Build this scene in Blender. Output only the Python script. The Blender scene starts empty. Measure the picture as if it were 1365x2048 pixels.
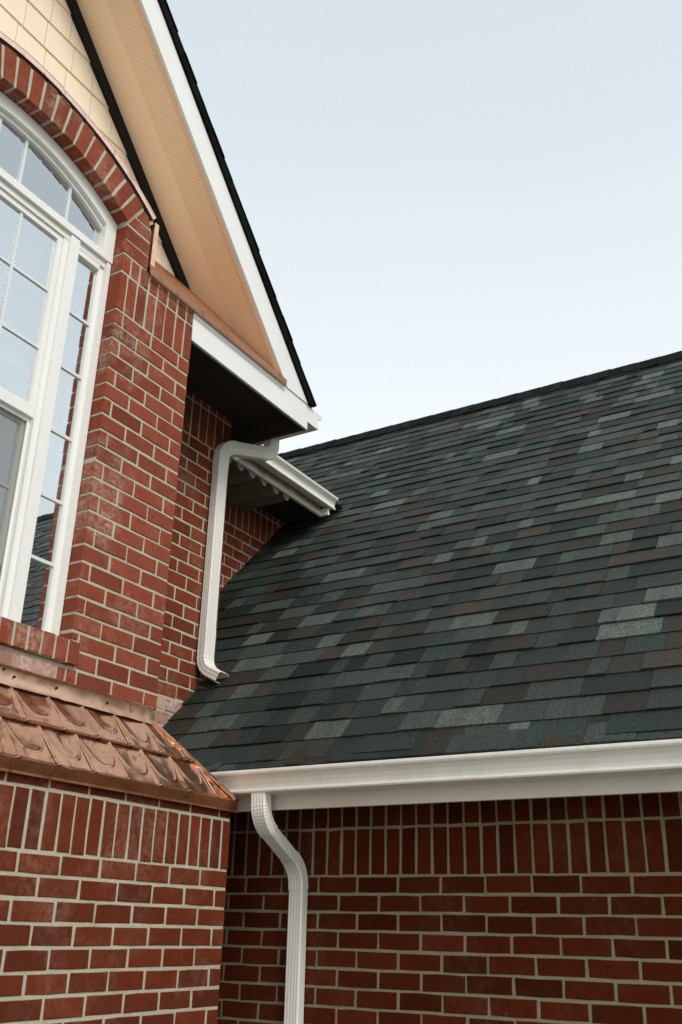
import bpy, math, random
import numpy as np
from mathutils import Matrix, Vector

random.seed(7)
S = bpy.context.scene
COL = S.collection

# ------------------------------------------------------------------ camera, world, sun, exposure
H = 1.65                                  # eye height above the ground
YAW, PIT, ROL, FPX = 1.02835, 0.40668, 0.0231, 1938.7
_f = np.array([math.sin(YAW) * math.cos(PIT), math.cos(YAW) * math.cos(PIT), math.sin(PIT)])
_r = np.array([math.cos(YAW), -math.sin(YAW), 0.0])
_u = np.cross(_r, _f)
_c, _s = math.cos(ROL), math.sin(ROL)
CR, CU = _c * _r + _s * _u, -_s * _r + _c * _u
cam_data = bpy.data.cameras.new('camera')
cam = bpy.data.objects.new('camera', cam_data)
COL.objects.link(cam)
cam.matrix_world = Matrix(((CR[0], CU[0], -_f[0], 0), (CR[1], CU[1], -_f[1], 0), (CR[2], CU[2], -_f[2], H), (0, 0, 0, 1)))
cam_data.sensor_width = 36.0
cam_data.lens = FPX / 2048 * 36
cam_data.clip_end = 2000
cam_data.dof.use_dof = True
cam_data.dof.focus_distance = 5.6
cam_data.dof.aperture_fstop = 4.0
S.camera = cam


def proj(x, y, z):                         # picture position (1365 x 2048) of a point, heights from the eye
    v = np.array([x, y, z])
    d = v @ _f
    return 682.5 + FPX * (v @ CR) / d, 1024 - FPX * (v @ CU) / d, d


SUN_DIR = Vector((-0.30, -0.66, 0.69)).normalized()     # towards the sun
W = bpy.data.worlds.new('World')
S.world = W
W.use_nodes = True
nt = W.node_tree
nt.nodes.clear()
out = nt.nodes.new('ShaderNodeOutputWorld')
bg = nt.nodes.new('ShaderNodeBackground')
bg2 = nt.nodes.new('ShaderNodeBackground')
addn = nt.nodes.new('ShaderNodeAddShader')
sky = nt.nodes.new('ShaderNodeTexSky')
sky.sky_type = 'NISHITA'
sky.sun_disc = False
sky.sun_elevation = math.asin(SUN_DIR.z)
sky.sun_rotation = math.atan2(SUN_DIR.x, SUN_DIR.y)
sky.air_density = 1.0
sky.dust_density = 3.0
sky.ozone_density = 1.0
bg.inputs['Strength'].default_value = 0.05
nt.links.new(sky.outputs[0], bg.inputs['Color'])
# thin even cloud over the whole sky, whiter low down
geo = nt.nodes.new('ShaderNodeTexCoord')
sep = nt.nodes.new('ShaderNodeSeparateXYZ')
ramp = nt.nodes.new('ShaderNodeValToRGB')
nt.links.new(geo.outputs['Generated'], sep.inputs[0])
cl = nt.nodes.new('ShaderNodeTexNoise')
cl.inputs['Scale'].default_value = 1.6
cl.inputs['Detail'].default_value = 5
nt.links.new(geo.outputs['Generated'], cl.inputs['Vector'])
cm = nt.nodes.new('ShaderNodeMath')
cm.operation = 'MULTIPLY_ADD'
cm.inputs[1].default_value = 0.12
nt.links.new(cl.outputs['Fac'], cm.inputs[0])
nt.links.new(sep.outputs['Z'], cm.inputs[2])
cs = nt.nodes.new('ShaderNodeMath')
cs.operation = 'SUBTRACT'
cs.inputs[1].default_value = 0.06
nt.links.new(cm.outputs[0], cs.inputs[0])
nt.links.new(cs.outputs[0], ramp.inputs[0])
ramp.color_ramp.elements[0].position = 0.0
ramp.color_ramp.elements[0].color = (0.74, 0.745, 0.72, 1)  # unseen horizon band, dimmed to deepen the shade under the eaves
ramp.color_ramp.elements[1].position = 1.0
ramp.color_ramp.elements[1].color = (0.58, 0.635, 0.65, 1)
e = ramp.color_ramp.elements.new(0.42)
e.color = (0.865, 0.905, 0.875, 1)
e = ramp.color_ramp.elements.new(0.70)
e.color = (0.675, 0.735, 0.74, 1)
nt.links.new(ramp.outputs[0], bg2.inputs['Color'])
bg2.inputs['Strength'].default_value = 1.0
nt.links.new(bg.outputs[0], addn.inputs[0])
nt.links.new(bg2.outputs[0], addn.inputs[1])
nt.links.new(addn.outputs[0], out.inputs['Surface'])

sun_data = bpy.data.lights.new('sun', 'SUN')
sun = bpy.data.objects.new('sun', sun_data)
COL.objects.link(sun)
sun.rotation_euler = (-SUN_DIR).to_track_quat('-Z', 'Y').to_euler()
sun.location = (-5, -8, 14)
sun_data.energy = 1.8
sun_data.angle = math.radians(20)
sun_data.color = (1.0, 0.965, 0.92)

S.view_settings.view_transform = 'Standard'
S.view_settings.look = 'None'
S.view_settings.gamma = 1.0
S.view_settings.exposure = 0.0
S.render.engine = 'CYCLES'
S.cycles.max_bounces = 8
S.cycles.transparent_max_bounces = 12

# ------------------------------------------------------------------ materials
MATS = {}


def principled(name):
    m = bpy.data.materials.new(name)
    m.use_nodes = True
    n = m.node_tree
    b = n.nodes['Principled BSDF']
    MATS[name] = m
    return m, n, b


def N(n, t, **kw):
    k = n.nodes.new(t)
    for a, v in kw.items():
        setattr(k, a, v)
    return k


def noise(n, coord, scale, detail=4, rough=0.6, dist=0.0):
    k = N(n, 'ShaderNodeTexNoise')
    k.inputs['Scale'].default_value = scale
    k.inputs['Detail'].default_value = detail
    k.inputs['Roughness'].default_value = rough
    k.inputs['Distortion'].default_value = dist
    n.links.new(coord, k.inputs['Vector'])
    return k.outputs['Fac']


def mapr(n, v, a, b, c=0.0, d=1.0):
    k = N(n, 'ShaderNodeMapRange')
    n.links.new(v, k.inputs[0])
    for i, x in enumerate((a, b, c, d)):
        k.inputs[1 + i].default_value = x
    return k.outputs[0]


def mix(n, fac, a, b, blend='MIX'):
    k = N(n, 'ShaderNodeMix', data_type='RGBA', blend_type=blend)
    if isinstance(fac, (int, float)):
        k.inputs[0].default_value = fac
    else:
        n.links.new(fac, k.inputs[0])
    for i, x in ((6, a), (7, b)):
        if isinstance(x, tuple):
            k.inputs[i].default_value = x if len(x) == 4 else (*x, 1)
        else:
            n.links.new(x, k.inputs[i])
    return k.outputs[2]


def mth(n, op, a, b=None):
    k = N(n, 'ShaderNodeMath', operation=op)
    for i, x in enumerate((a, b)):
        if x is None:
            continue
        if isinstance(x, (int, float)):
            k.inputs[i].default_value = x
        else:
            n.links.new(x, k.inputs[i])
    return k.outputs[0]


def bump(n, b, h, strength, dist=0.01):
    k = N(n, 'ShaderNodeBump')
    k.inputs['Strength'].default_value = strength
    k.inputs['Distance'].default_value = dist
    n.links.new(h, k.inputs['Height'])
    n.links.new(k.outputs[0], b.inputs['Normal'])


def world_pos(n):
    return N(n, 'ShaderNodeNewGeometry').outputs['Position']


def stretch(n, coord, s):
    k = N(n, 'ShaderNodeMapping')
    k.inputs['Scale'].default_value = s
    n.links.new(coord, k.inputs[0])
    return k.outputs[0]


def piece_random(n):
    oi = N(n, 'ShaderNodeObjectInfo').outputs['Random']
    ri = N(n, 'ShaderNodeNewGeometry').outputs['Random Per Island']
    return mth(n, 'FRACT', mth(n, 'ADD', mth(n, 'MULTIPLY', oi, 7.31), ri))


def brick_mat(name, ca, cb, cc, dust, dusty, grain=(60, 60, 190)):
    m, n, b = principled(name)
    pos = world_pos(n)
    r = piece_random(n)
    cr = N(n, 'ShaderNodeValToRGB')
    cr.color_ramp.elements[0].color = (*ca, 1)
    cr.color_ramp.elements[1].color = (*cc, 1)
    el = cr.color_ramp.elements.new(0.5)
    el.color = (*cb, 1)
    n.links.new(r, cr.inputs[0])
    blot = noise(n, pos, 14, 5, 0.65)
    c = mix(n, mapr(n, blot, 0.35, 0.7, 0, 0.45), cr.outputs[0], tuple(x * 0.62 for x in ca))
    # dark pits dragged by the wire cut
    pit = noise(n, stretch(n, pos, (120, 120, 42)), 1.0, 3, 0.65)
    c = mix(n, mapr(n, pit, 0.56, 0.68, 0, 0.6), c, tuple(x * 0.35 for x in ca))
    # mortar smear and lime bloom
    big = noise(n, pos, 3.1, 3, 0.6)
    fine = noise(n, pos, 38, 4, 0.7)
    d = mth(n, 'MULTIPLY', mapr(n, big, 0.5, 0.72, 0, 1), mapr(n, fine, 0.38, 0.7, 0, 1))
    c = mix(n, mth(n, 'MULTIPLY', d, dust), c, dusty)
    fleck = mapr(n, noise(n, pos, 60, 2, 0.5), 0.785, 0.80, 0, 0.6)
    c = mix(n, fleck, c, (0.55, 0.50, 0.42))
    n.links.new(c, b.inputs['Base Color'])
    b.inputs['Roughness'].default_value = 0.9
    b.inputs['Specular IOR Level'].default_value = 0.04
    g = mth(n, 'ADD', mth(n, 'MULTIPLY', pit, 1.0), mth(n, 'MULTIPLY', fine, 0.6))
    bump(n, b, g, 0.6, 0.004)
    return m


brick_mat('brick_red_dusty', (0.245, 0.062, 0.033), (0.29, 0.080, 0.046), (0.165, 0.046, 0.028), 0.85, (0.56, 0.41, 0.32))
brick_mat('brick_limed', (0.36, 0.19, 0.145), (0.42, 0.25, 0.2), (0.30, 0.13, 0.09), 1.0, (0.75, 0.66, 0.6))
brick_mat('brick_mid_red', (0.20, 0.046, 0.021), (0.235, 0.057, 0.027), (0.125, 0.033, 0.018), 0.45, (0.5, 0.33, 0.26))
brick_mat('brick_red', (0.135, 0.029, 0.0125), (0.165, 0.038, 0.016), (0.085, 0.022, 0.012), 0.4, (0.42, 0.26, 0.2))  # bay wall: base deepened, partly for the shade low on the house
brick_mat('brick_shaded_red', (0.082, 0.0155, 0.0052), (0.105, 0.021, 0.0068), (0.048, 0.011, 0.0045), 0.14, (0.36, 0.22, 0.17))  # wing wall: part of its shade is put into this darker base


def mortar_mat(name, col, dark):
    m, n, b = principled(name)
    pos = world_pos(n)
    a = noise(n, pos, 9, 5, 0.7)
    f = noise(n, pos, 160, 3, 0.7)
    c = mix(n, mapr(n, a, 0.3, 0.7), tuple(x * 0.78 for x in col), col)
    c = mix(n, mapr(n, f, 0.55, 0.75, 0, 0.6), c, dark)
    n.links.new(c, b.inputs['Base Color'])
    b.inputs['Roughness'].default_value = 0.95
    b.inputs['Specular IOR Level'].default_value = 0.05
    bump(n, b, mth(n, 'ADD', a, f), 0.7, 0.006)


mortar_mat('mortar', (0.53, 0.495, 0.385), (0.30, 0.265, 0.19))
mortar_mat('mortar_shaded', (0.31, 0.275, 0.18), (0.17, 0.145, 0.09))  # darker mortar copy for the wing wall, shade put into the colour


def paint_mat(name, col, rough=0.45, dirt=0.15, dcol=(0.35, 0.31, 0.24), streak=False, bumpy=0.05):
    m, n, b = principled(name)
    pos = world_pos(n)
    sc = stretch(n, pos, (16, 16, 1.6)) if streak else stretch(n, pos, (4, 4, 4))
    a = noise(n, sc, 1.0, 6, 0.7)
    sp = noise(n, pos, 55, 4, 0.7)
    c = mix(n, mapr(n, a, 0.45, 0.8, 0, dirt), col, dcol)
    c = mix(n, mapr(n, sp, 0.70, 0.78, 0, dirt * 1.6), c, dcol)
    n.links.new(c, b.inputs['Base Color'])
    n.links.new(mapr(n, a, 0.2, 0.8, rough - 0.08, rough + 0.15), b.inputs['Roughness'])
    bump(n, b, mth(n, 'ADD', a, mth(n, 'MULTIPLY', sp, 0.3)), bumpy, 0.01)


paint_mat('white_metal', (0.80, 0.795, 0.735), 0.35, 0.24, streak=True, bumpy=0.04)
paint_mat('white_board', (0.80, 0.81, 0.80), 0.5, 0.10)
paint_mat('white_vinyl', (0.80, 0.80, 0.77), 0.35, 0.12, streak=True, bumpy=0.03)
paint_mat('cream_fascia', (0.70, 0.68, 0.61), 0.5, 0.25)
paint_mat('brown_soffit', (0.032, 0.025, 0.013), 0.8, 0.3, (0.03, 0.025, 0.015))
paint_mat('tan_channel', (0.14, 0.11, 0.075), 0.6, 0.3, (0.05, 0.04, 0.02))
paint_mat('cream_siding', (0.88, 0.765, 0.60), 0.6, 0.18, (0.74, 0.60, 0.44))
paint_mat('peach_trim', (0.80, 0.56, 0.38), 0.5, 0.1, (0.5, 0.36, 0.25))
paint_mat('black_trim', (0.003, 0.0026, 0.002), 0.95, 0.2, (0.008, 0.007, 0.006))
paint_mat('blind_white', (0.90, 0.90, 0.88), 0.6, 0.05)
paint_mat('pale_bar', (0.66, 0.70, 0.71), 0.4, 0.05)
paint_mat('room_wall', (0.16, 0.16, 0.155), 0.9, 0.1)
paint_mat('concrete', (0.46, 0.44, 0.40), 0.9, 0.5, (0.32, 0.30, 0.27), bumpy=0.4)

# rusty run-off on the fascia behind the small gutter
m, n, b = principled('stained_fascia')
pos = world_pos(n)
sx = N(n, 'ShaderNodeSeparateXYZ')
n.links.new(pos, sx.inputs[0])
edge = mth(n, 'ADD', sx.outputs['Z'], mth(n, 'MULTIPLY', noise(n, stretch(n, pos, (7, 7, 3)), 1, 5, 0.7), 0.10))
st = mapr(n, edge, H + 3.045, H + 3.085, 0, 0.9)
c = mix(n, st, (0.70, 0.67, 0.57), (0.20, 0.10, 0.03))
n.links.new(c, b.inputs['Base Color'])
b.inputs['Roughness'].default_value = 0.5

# vented vinyl soffit: rows of small round holes in the outer half
m, n, b = principled('vented_soffit')
tc = N(n, 'ShaderNodeTexCoord').outputs['UV']
su = N(n, 'ShaderNodeSeparateXYZ')
n.links.new(tc, su.inputs[0])
P_ = 0.0125
row = mth(n, 'FLOOR', mth(n, 'DIVIDE', su.outputs['Y'], P_))
ux = mth(n, 'ADD', mth(n, 'DIVIDE', su.outputs['X'], P_ * 1.25), mth(n, 'MULTIPLY', mth(n, 'MODULO', row, 2.0), 0.5))
fx = mth(n, 'MULTIPLY', mth(n, 'SUBTRACT', mth(n, 'FRACT', ux), 0.5), 1.25)
fy = mth(n, 'SUBTRACT', mth(n, 'FRACT', mth(n, 'DIVIDE', su.outputs['Y'], P_)), 0.5)
rr = mth(n, 'SQRT', mth(n, 'ADD', mth(n, 'MULTIPLY', fx, fx), mth(n, 'MULTIPLY', fy, fy)))
hole = mapr(n, rr, 0.22, 0.30, 1, 0)
band = mth(n, 'MULTIPLY', mapr(n, su.outputs['Y'], 0.008, 0.009), mapr(n, su.outputs['Y'], 0.192, 0.194, 1, 0))
hole = mth(n, 'MULTIPLY', hole, band)
pos = world_pos(n)
blot = noise(n, stretch(n, pos, (2, 2, 2)), 1, 5, 0.6)
c = mix(n, mapr(n, blot, 0.35, 0.75, 0, 0.25), (0.97, 0.77, 0.56), (0.92, 0.72, 0.52))
sp = noise(n, pos, 30, 2, 0.5)
c = mix(n, mapr(n, sp, 0.76, 0.78, 0, 0.4), c, (0.3, 0.2, 0.12))
c = mix(n, hole, c, (0.46, 0.29, 0.17))
n.links.new(c, b.inputs['Base Color'])
b.inputs['Roughness'].default_value = 0.5
bump(n, b, mth(n, 'SUBTRACT', mth(n, 'MULTIPLY', blot, 0.5), hole), 0.25, 0.004)

# copper
def copper_mat(name, base, dark, rough):
    m, n, b = principled(name)
    pos = world_pos(n)
    a = noise(n, stretch(n, pos, (5, 7, 7)), 1.0, 4, 0.6, 1.0)
    f = noise(n, stretch(n, pos, (16, 12, 12)), 1.0, 4, 0.7, 0.8)
    c = mix(n, mapr(n, a, 0.42, 0.75, 0, 0.5), base, dark)
    c = mix(n, mapr(n, f, 0.56, 0.72, 0, 0.8), c, tuple(x * 0.3 for x in dark))
    n.links.new(c, b.inputs['Base Color'])
    b.inputs['Metallic'].default_value = 0.96
    n.links.new(mapr(n, f, 0.3, 0.75, rough, rough + 0.2), b.inputs['Roughness'])
    bump(n, b, noise(n, stretch(n, pos, (9, 11, 11)), 1.0, 1.0, 0.4), 0.22, 0.03)


copper_mat('copper', (0.71, 0.365, 0.215), (0.29, 0.115, 0.055), 0.11)
copper_mat('copper_flashing', (0.88, 0.55, 0.37), (0.62, 0.34, 0.20), 0.26)
copper_mat('copper_pink', (0.90, 0.64, 0.52), (0.70, 0.42, 0.30), 0.3)
copper_mat('copper_trim', (0.40, 0.20, 0.11), (0.24, 0.10, 0.05), 0.3)
copper_mat('copper_edge', (0.36, 0.15, 0.07), (0.22, 0.08, 0.032), 0.35)
copper_mat('copper_orange', (0.52, 0.25, 0.12), (0.34, 0.13, 0.05), 0.32)

# glass: clear pane with a strongly reflecting coating
def glass_mat(name, refl):
    m = bpy.data.materials.new(name)
    m.use_nodes = True
    n = m.node_tree
    n.nodes.clear()
    o_ = N(n, 'ShaderNodeOutputMaterial')
    gl = N(n, 'ShaderNodeBsdfGlossy')
    gl.inputs['Roughness'].default_value = 0.012
    gl.inputs['Color'].default_value = (0.93, 0.98, 1.0, 1)
    tr = N(n, 'ShaderNodeBsdfTransparent')
    tr.inputs['Color'].default_value = (0.93, 0.96, 0.95, 1)
    lw = N(n, 'ShaderNodeLayerWeight')
    lw.inputs['Blend'].default_value = 0.30
    mx = N(n, 'ShaderNodeMixShader')
    wav = noise(n, world_pos(n), 3.0, 2, 0.5)
    bp = N(n, 'ShaderNodeBump')
    bp.inputs['Strength'].default_value = 0.035
    bp.inputs['Distance'].default_value = 0.02
    n.links.new(wav, bp.inputs['Height'])
    n.links.new(bp.outputs[0], gl.inputs['Normal'])
    n.links.new(mapr(n, lw.outputs['Fresnel'], 0.0, 1.0, refl, 1.0), mx.inputs[0])
    n.links.new(tr.outputs[0], mx.inputs[1])
    n.links.new(gl.outputs[0], mx.inputs[2])
    n.links.new(mx.outputs[0], o_.inputs['Surface'])
    MATS[name] = m


glass_mat('coated_glass', 0.50)
glass_mat('sash_glass', 0.66)

m = bpy.data.materials.new('screen_mesh')
m.use_nodes = True
n = m.node_tree
n.nodes.clear()
o_ = N(n, 'ShaderNodeOutputMaterial')
df = N(n, 'ShaderNodeBsdfDiffuse')
df.inputs['Color'].default_value = (0.16, 0.165, 0.16, 1)
tr = N(n, 'ShaderNodeBsdfTransparent')
mx = N(n, 'ShaderNodeMixShader')
mx.inputs[0].default_value = 0.45
n.links.new(tr.outputs[0], mx.inputs[1])
n.links.new(df.outputs[0], mx.inputs[2])
n.links.new(mx.outputs[0], o_.inputs['Surface'])
MATS['screen_mesh'] = m


def shingle_mat(name, col, spec=0.3):
    m, n, b = principled(name)
    pos = world_pos(n)
    g = noise(n, stretch(n, pos, (150, 95, 150)), 1.0, 3, 0.75)
    g2 = noise(n, stretch(n, pos, (42, 70, 42)), 1.0, 4, 0.8, 0.8)
    lo = noise(n, stretch(n, pos, (3, 9, 3)), 1.0, 4, 0.65)
    r = piece_random(n)
    c = mix(n, mapr(n, g, 0.36, 0.64), tuple(x * 0.22 for x in col), tuple(min(1, x * 1.9) for x in col))
    c = mix(n, mapr(n, g2, 0.40, 0.66, 0, 0.6), c, tuple(x * 0.5 for x in col))
    c = mix(n, mapr(n, lo, 0.40, 0.72, 0, 0.45), c, (0.024, 0.032, 0.028))
    v = mapr(n, r, 0, 1, 0.66, 1.42)
    k = N(n, 'ShaderNodeVectorMath', operation='SCALE')
    n.links.new(c, k.inputs[0])
    n.links.new(v, k.inputs['Scale'])
    n.links.new(k.outputs[0], b.inputs['Base Color'])
    b.inputs['Roughness'].default_value = 0.72
    b.inputs['Specular IOR Level'].default_value = spec
    b.inputs['Specular Tint'].default_value = (0.85, 1.0, 0.93, 1)
    bump(n, b, mth(n, 'ADD', g, g2), 0.9, 0.006)


shingle_mat('shingle_charcoal', (0.011, 0.0165, 0.014))
shingle_mat('shingle_green_grey', (0.038, 0.048, 0.04))
shingle_mat('shingle_pale_grey', (0.08, 0.096, 0.082))
shingle_mat('shingle_brown', (0.034, 0.0245, 0.0175))
shingle_mat('shingle_slate', (0.021, 0.031, 0.027))
shingle_mat('shingle_edge_black', (0.004, 0.0045, 0.004), 0.04)
SHM = ['shingle_charcoal', 'shingle_green_grey', 'shingle_pale_grey', 'shingle_brown', 'shingle_slate']
SHW = [0.15, 0.30, 0.15, 0.19, 0.21]

m, n, b = principled('lawn')
pos = world_pos(n)
a = noise(n, pos, 0.6, 6, 0.7)
f = noise(n, pos, 40, 4, 0.7)
c = mix(n, mapr(n, a, 0.3, 0.7), (0.05, 0.075, 0.025), (0.09, 0.11, 0.045))
c = mix(n, mapr(n, f, 0.4, 0.7, 0, 0.6), c, (0.03, 0.05, 0.015))
n.links.new(c, b.inputs['Base Color'])
b.inputs['Roughness'].default_value = 1.0
bump(n, b, f, 0.8, 0.03)

# ------------------------------------------------------------------ object helpers (heights are given from the eye)
ORG = {}


def tag(o, label=None, cat=None, group=None, kind=None):
    if label: o['label'] = label
    if cat: o['category'] = cat
    if group: o['group'] = group
    if kind: o['kind'] = kind
    return o


def empty(name, loc, label, cat, group=None):
    o = bpy.data.objects.new(name, None)
    o.empty_display_size = 0.2
    COL.objects.link(o)
    w = Vector((loc[0], loc[1], loc[2] + H))
    o.location = w
    ORG[o.name] = w
    return tag(o, label, cat, group)


def link(name, me, w, parent=None):
    o = bpy.data.objects.new(name, me)
    COL.objects.link(o)
    ORG[o.name] = Vector(w)
    if parent is not None:
        o.parent = parent
        o.location = Vector(w) - ORG[parent.name]
    else:
        o.location = w
    return o


def mesh_of(name, vs, fs, mats, smooth=False, fmat=None, uv=None):
    me = bpy.data.meshes.new(name)
    me.from_pydata([tuple(v) for v in vs], [], fs)
    for q in ([mats] if isinstance(mats, str) else mats):
        me.materials.append(MATS[q])
    if fmat is not None:
        me.polygons.foreach_set('material_index', fmat)
    if smooth:
        me.polygons.foreach_set('use_smooth', [True] * len(me.polygons))
    if uv is not None:
        L = me.uv_layers.new(name='UVMap')
        for lp in me.loops:
            L.data[lp.index].uv = uv[lp.vertex_index]
    me.update()
    return me


class MB:                                   # collects geometry for ONE mesh object
    def __init__(s):
        s.v, s.f, s.m = [], [], []

    def add(s, vs, fs, mi=0):
        k = len(s.v)
        s.v += [tuple(v) for v in vs]
        s.f += [tuple(i + k for i in f) for f in fs]
        s.m += [mi] * len(fs)
        return s

    def box(s, x0, x1, y0, y1, z0, z1, mi=0):
        vs = [(x, y, z) for x in (x0, x1) for y in (y0, y1) for z in (z0, z1)]
        return s.add(vs, [(0, 1, 3, 2), (4, 6, 7, 5), (0, 4, 5, 1), (2, 3, 7, 6), (0, 2, 6, 4), (1, 5, 7, 3)], mi)

    def sheet(s, poly, y):                  # a pane of glass facing -y
        return s.add([(x, y, z) for x, z in poly], [tuple(range(len(poly)))])

    def prismY(s, poly, y0, y1, mi=0):      # polygon in x,z pulled along y
        k = len(poly)
        vs = [(x, y0, z) for x, z in poly] + [(x, y1, z) for x, z in poly]
        return s.add(vs, [tuple(range(k)), tuple(range(2 * k - 1, k - 1, -1))] +
                     [(i, i + k, (i + 1) % k + k, (i + 1) % k) for i in range(k)], mi)

    def prismX(s, poly, x0, x1, mi=0):      # polygon in y,z pulled along x
        k = len(poly)
        vs = [(x0, y, z) for y, z in poly] + [(x1, y, z) for y, z in poly]
        return s.add(vs, [tuple(range(k)), tuple(range(2 * k - 1, k - 1, -1))] +
                     [(i, i + k, (i + 1) % k + k, (i + 1) % k) for i in range(k)], mi)

    def build(s, name, mats, parent=None, smooth=False):
        a = np.array(s.v)
        lo, hi = a.min(0), a.max(0)
        o = np.array([(lo[0] + hi[0]) / 2, (lo[1] + hi[1]) / 2, lo[2]])
        me = mesh_of(name, a - o, s.f, mats, smooth, s.m)
        return link(name, me, (o[0], o[1], o[2] + H), parent)


def mirror(poly):                           # the house front is symmetrical about the window
    return [(2 * XC - x, z) for x, z in poly][::-1]


# ------------------------------------------------------------------ main planes (metres, eye at the origin)
XC = 2.18
Y0, Y1A, Y1B, Y1C, X2 = 2.80, 3.05, 3.59, 4.22, 4.10      # bay, window front, side wall, rear side wall, low wing
YS = 3.48                                                 # gable siding
SL = 1.03                                                 # slope of the gable
GND = -H
KR, CRF = 1.04, -3.285                                    # low roof: z = KR x + CRF

# ------------------------------------------------------------------ ground
g = MB()
g.add([(-300, -300, GND), (300, -300, GND), (300, 300, GND), (-300, 300, GND)], [(0, 1, 2, 3)])
tag(g.build('ground', 'lawn'), kind='structure')
g = MB().box(-9.0, 2.3, -12, 2.45, GND - 0.1, GND + 0.03)  # unseen pale slab, sized and coloured to bounce light up to the soffit
tag(g.build('bounce_slab', 'concrete'), kind='structure')

# ------------------------------------------------------------------ brickwork
CACHE = {}


def brick_shell(pts, d, c, axis, rnd, amp=0.0017):
    """a brick: outline in (u, z) about its own centre, worn front edges, open back"""
    p = []
    k = len(pts)
    for i in range(k):
        a, b_ = pts[i], pts[(i + 1) % k]
        p.append(a)
        if math.hypot(a[0] - b_[0], a[1] - b_[1]) > 0.13:
            t = rnd.uniform(0.35, 0.65)
            p.append((a[0] + (b_[0] - a[0]) * t, a[1] + (b_[1] - a[1]) * t))
    p = [(x + rnd.uniform(-amp, amp), z + rnd.uniform(-amp, amp)) for x, z in p]
    k = len(p)
    inn = []
    for x, z in p:
        l = max(abs(x), 1e-6)
        inn.append((x - math.copysign(min(c, abs(x)), x), z - math.copysign(min(c, abs(z)), z)))
    lv = [[(x, -d, z) for x, z in p], [(x, -c * rnd.uniform(0.6, 1.3), z) for x, z in p], [(x, 0.0, z) for x, z in inn]]
    v = [q for L in lv for q in L]
    f = []
    for a in (0, 1):
        for i in range(k):
            j = (i + 1) % k
            f.append((a * k + i, a * k + j, (a + 1) * k + j, (a + 1) * k + i))
    f.append(tuple(range(2 * k, 3 * k)))
    if axis == 'Y':
        v = [(x, -n_, z) for x, n_, z in v]
    else:
        v = [(-n_, x, z) for x, n_, z in v]
        f = [q[::-1] for q in f]
    return v, f


class Wall:
    """brick wall: a mortar core (the part) and its bricks; bricks out of view are joined"""

    def __init__(s, axis, plane, core, mat, visible):
        s.axis, s.pl, s.core, s.mat, s.vis = axis, plane, core, mat, visible
        s.items = []

    def rect(s, u0, u1, z0, z1, j=0.0125, d=0.06, out=0.0):
        if u1 - u0 - j < 0.012 or z1 - z0 - j < 0.012:
            return
        w, h = (u1 - u0 - j) / 2, (z1 - z0 - j) / 2
        s.items.append(((u0 + u1) / 2, (z0 + z1) / 2, [(-w, -h), (w, -h), (w, h), (-w, h)], d, out, True))

    def poly(s, pts, d=0.09, out=0.0):
        cu = sum(p[0] for p in pts) / len(pts)
        cz = sum(p[1] for p in pts) / len(pts)
        s.items.append((cu, cz, [(a - cu, b_ - cz) for a, b_ in pts], d, out, False))

    def area(s, it):
        cu, cz, pts = it[0], it[1], it[2]
        q = []
        for a, b_ in pts:
            u, z = cu + a, cz + b_
            x, y, dd = proj(u, s.pl, z) if s.axis == 'Y' else proj(s.pl, u, z)
            if dd < 0.3:
                return 0
            q.append((x, y))
        cx = sum(p[0] for p in q) / len(q)
        cy = sum(p[1] for p in q) / len(q)
        if not (-14 < cx < 1379 and -14 < cy < 2062) or not s.vis(cu, cz):
            return 0
        return abs(sum(q[i][0] * q[(i + 1) % len(q)][1] - q[(i + 1) % len(q)][0] * q[i][1] for i in range(len(q)))) / 2


def finish_walls(walls, limit=300):
    allb = [(w.area(it), i, w, it) for w in walls for i, it in enumerate(w.items)]
    allb.sort(key=lambda t: -t[0])
    for rank, (ar, i, w, it) in enumerate(allb):
        cu, cz, pts, d, out, isrect = it
        wx = (cu, w.pl - out, cz) if w.axis == 'Y' else (w.pl - out, cu, cz)
        if ar > 0 and rank < limit:
            key = (w.axis, w.mat, round(pts[1][0] - pts[0][0], 3), round(pts[2][1] - pts[1][1], 3), d, i % 5) if isrect else None
            mt = w.mat
            for (ru0, ru1, rz0, rz1) in getattr(w, 'limed', []):
                if ru0 < cu < ru1 and rz0 < cz < rz1:
                    mt = 'brick_limed'
            if key:
                key = (mt,) + key
            me = CACHE.get(key) if key else None
            if me is None:
                v, f = brick_shell(pts, d, 0.0024, w.axis, random)
                me = mesh_of('brick', v, f, mt)
                if key:
                    CACHE[key] = me
            off = random.uniform(-0.0016, 0.0016)
            if w.axis == 'Y':
                wx = (wx[0] + random.uniform(-.0016, .0016) * isrect, wx[1] + off, wx[2] + random.uniform(-.0014, .0014))
            else:
                wx = (wx[0] + off, wx[1] + random.uniform(-.0016, .0016), wx[2] + random.uniform(-.0014, .0014))
            link('brick', me, (wx[0], wx[1], wx[2] + H), w.core)
        else:
            v, f = brick_shell(pts, d, 0.003, w.axis, random)
            if not hasattr(w, 'rest'):
                w.rest = MB()
            w.rest.add([(a + wx[0], b_ + wx[1], c_ + wx[2]) for a, b_, c_ in v], f)
    for w in walls:
        if hasattr(w, 'rest'):
            tag(w.rest.build('brickwork', w.mat, w.core), kind='stuff')


def split_row(u0, u1, phase, pitch):
    k = math.floor((u0 - phase) / pitch) + 1
    e_ = [u0]
    while phase + k * pitch < u1 - 0.001:
        x = phase + k * pitch
        if x - e_[-1] > 0.03:
            e_.append(x)
        k += 1
    if u1 - e_[-1] < 0.03 and len(e_) > 1:
        e_.pop()
    e_.append(u1)
    return list(zip(e_[:-1], e_[1:]))


MD = 0.0035                                 # depth of the mortar joints

# ================================================================== gabled brick house
house = empty('brick_house', (XC, Y1A, GND), 'red brick house with cream shingled gable and tall arched window', 'house')

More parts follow.
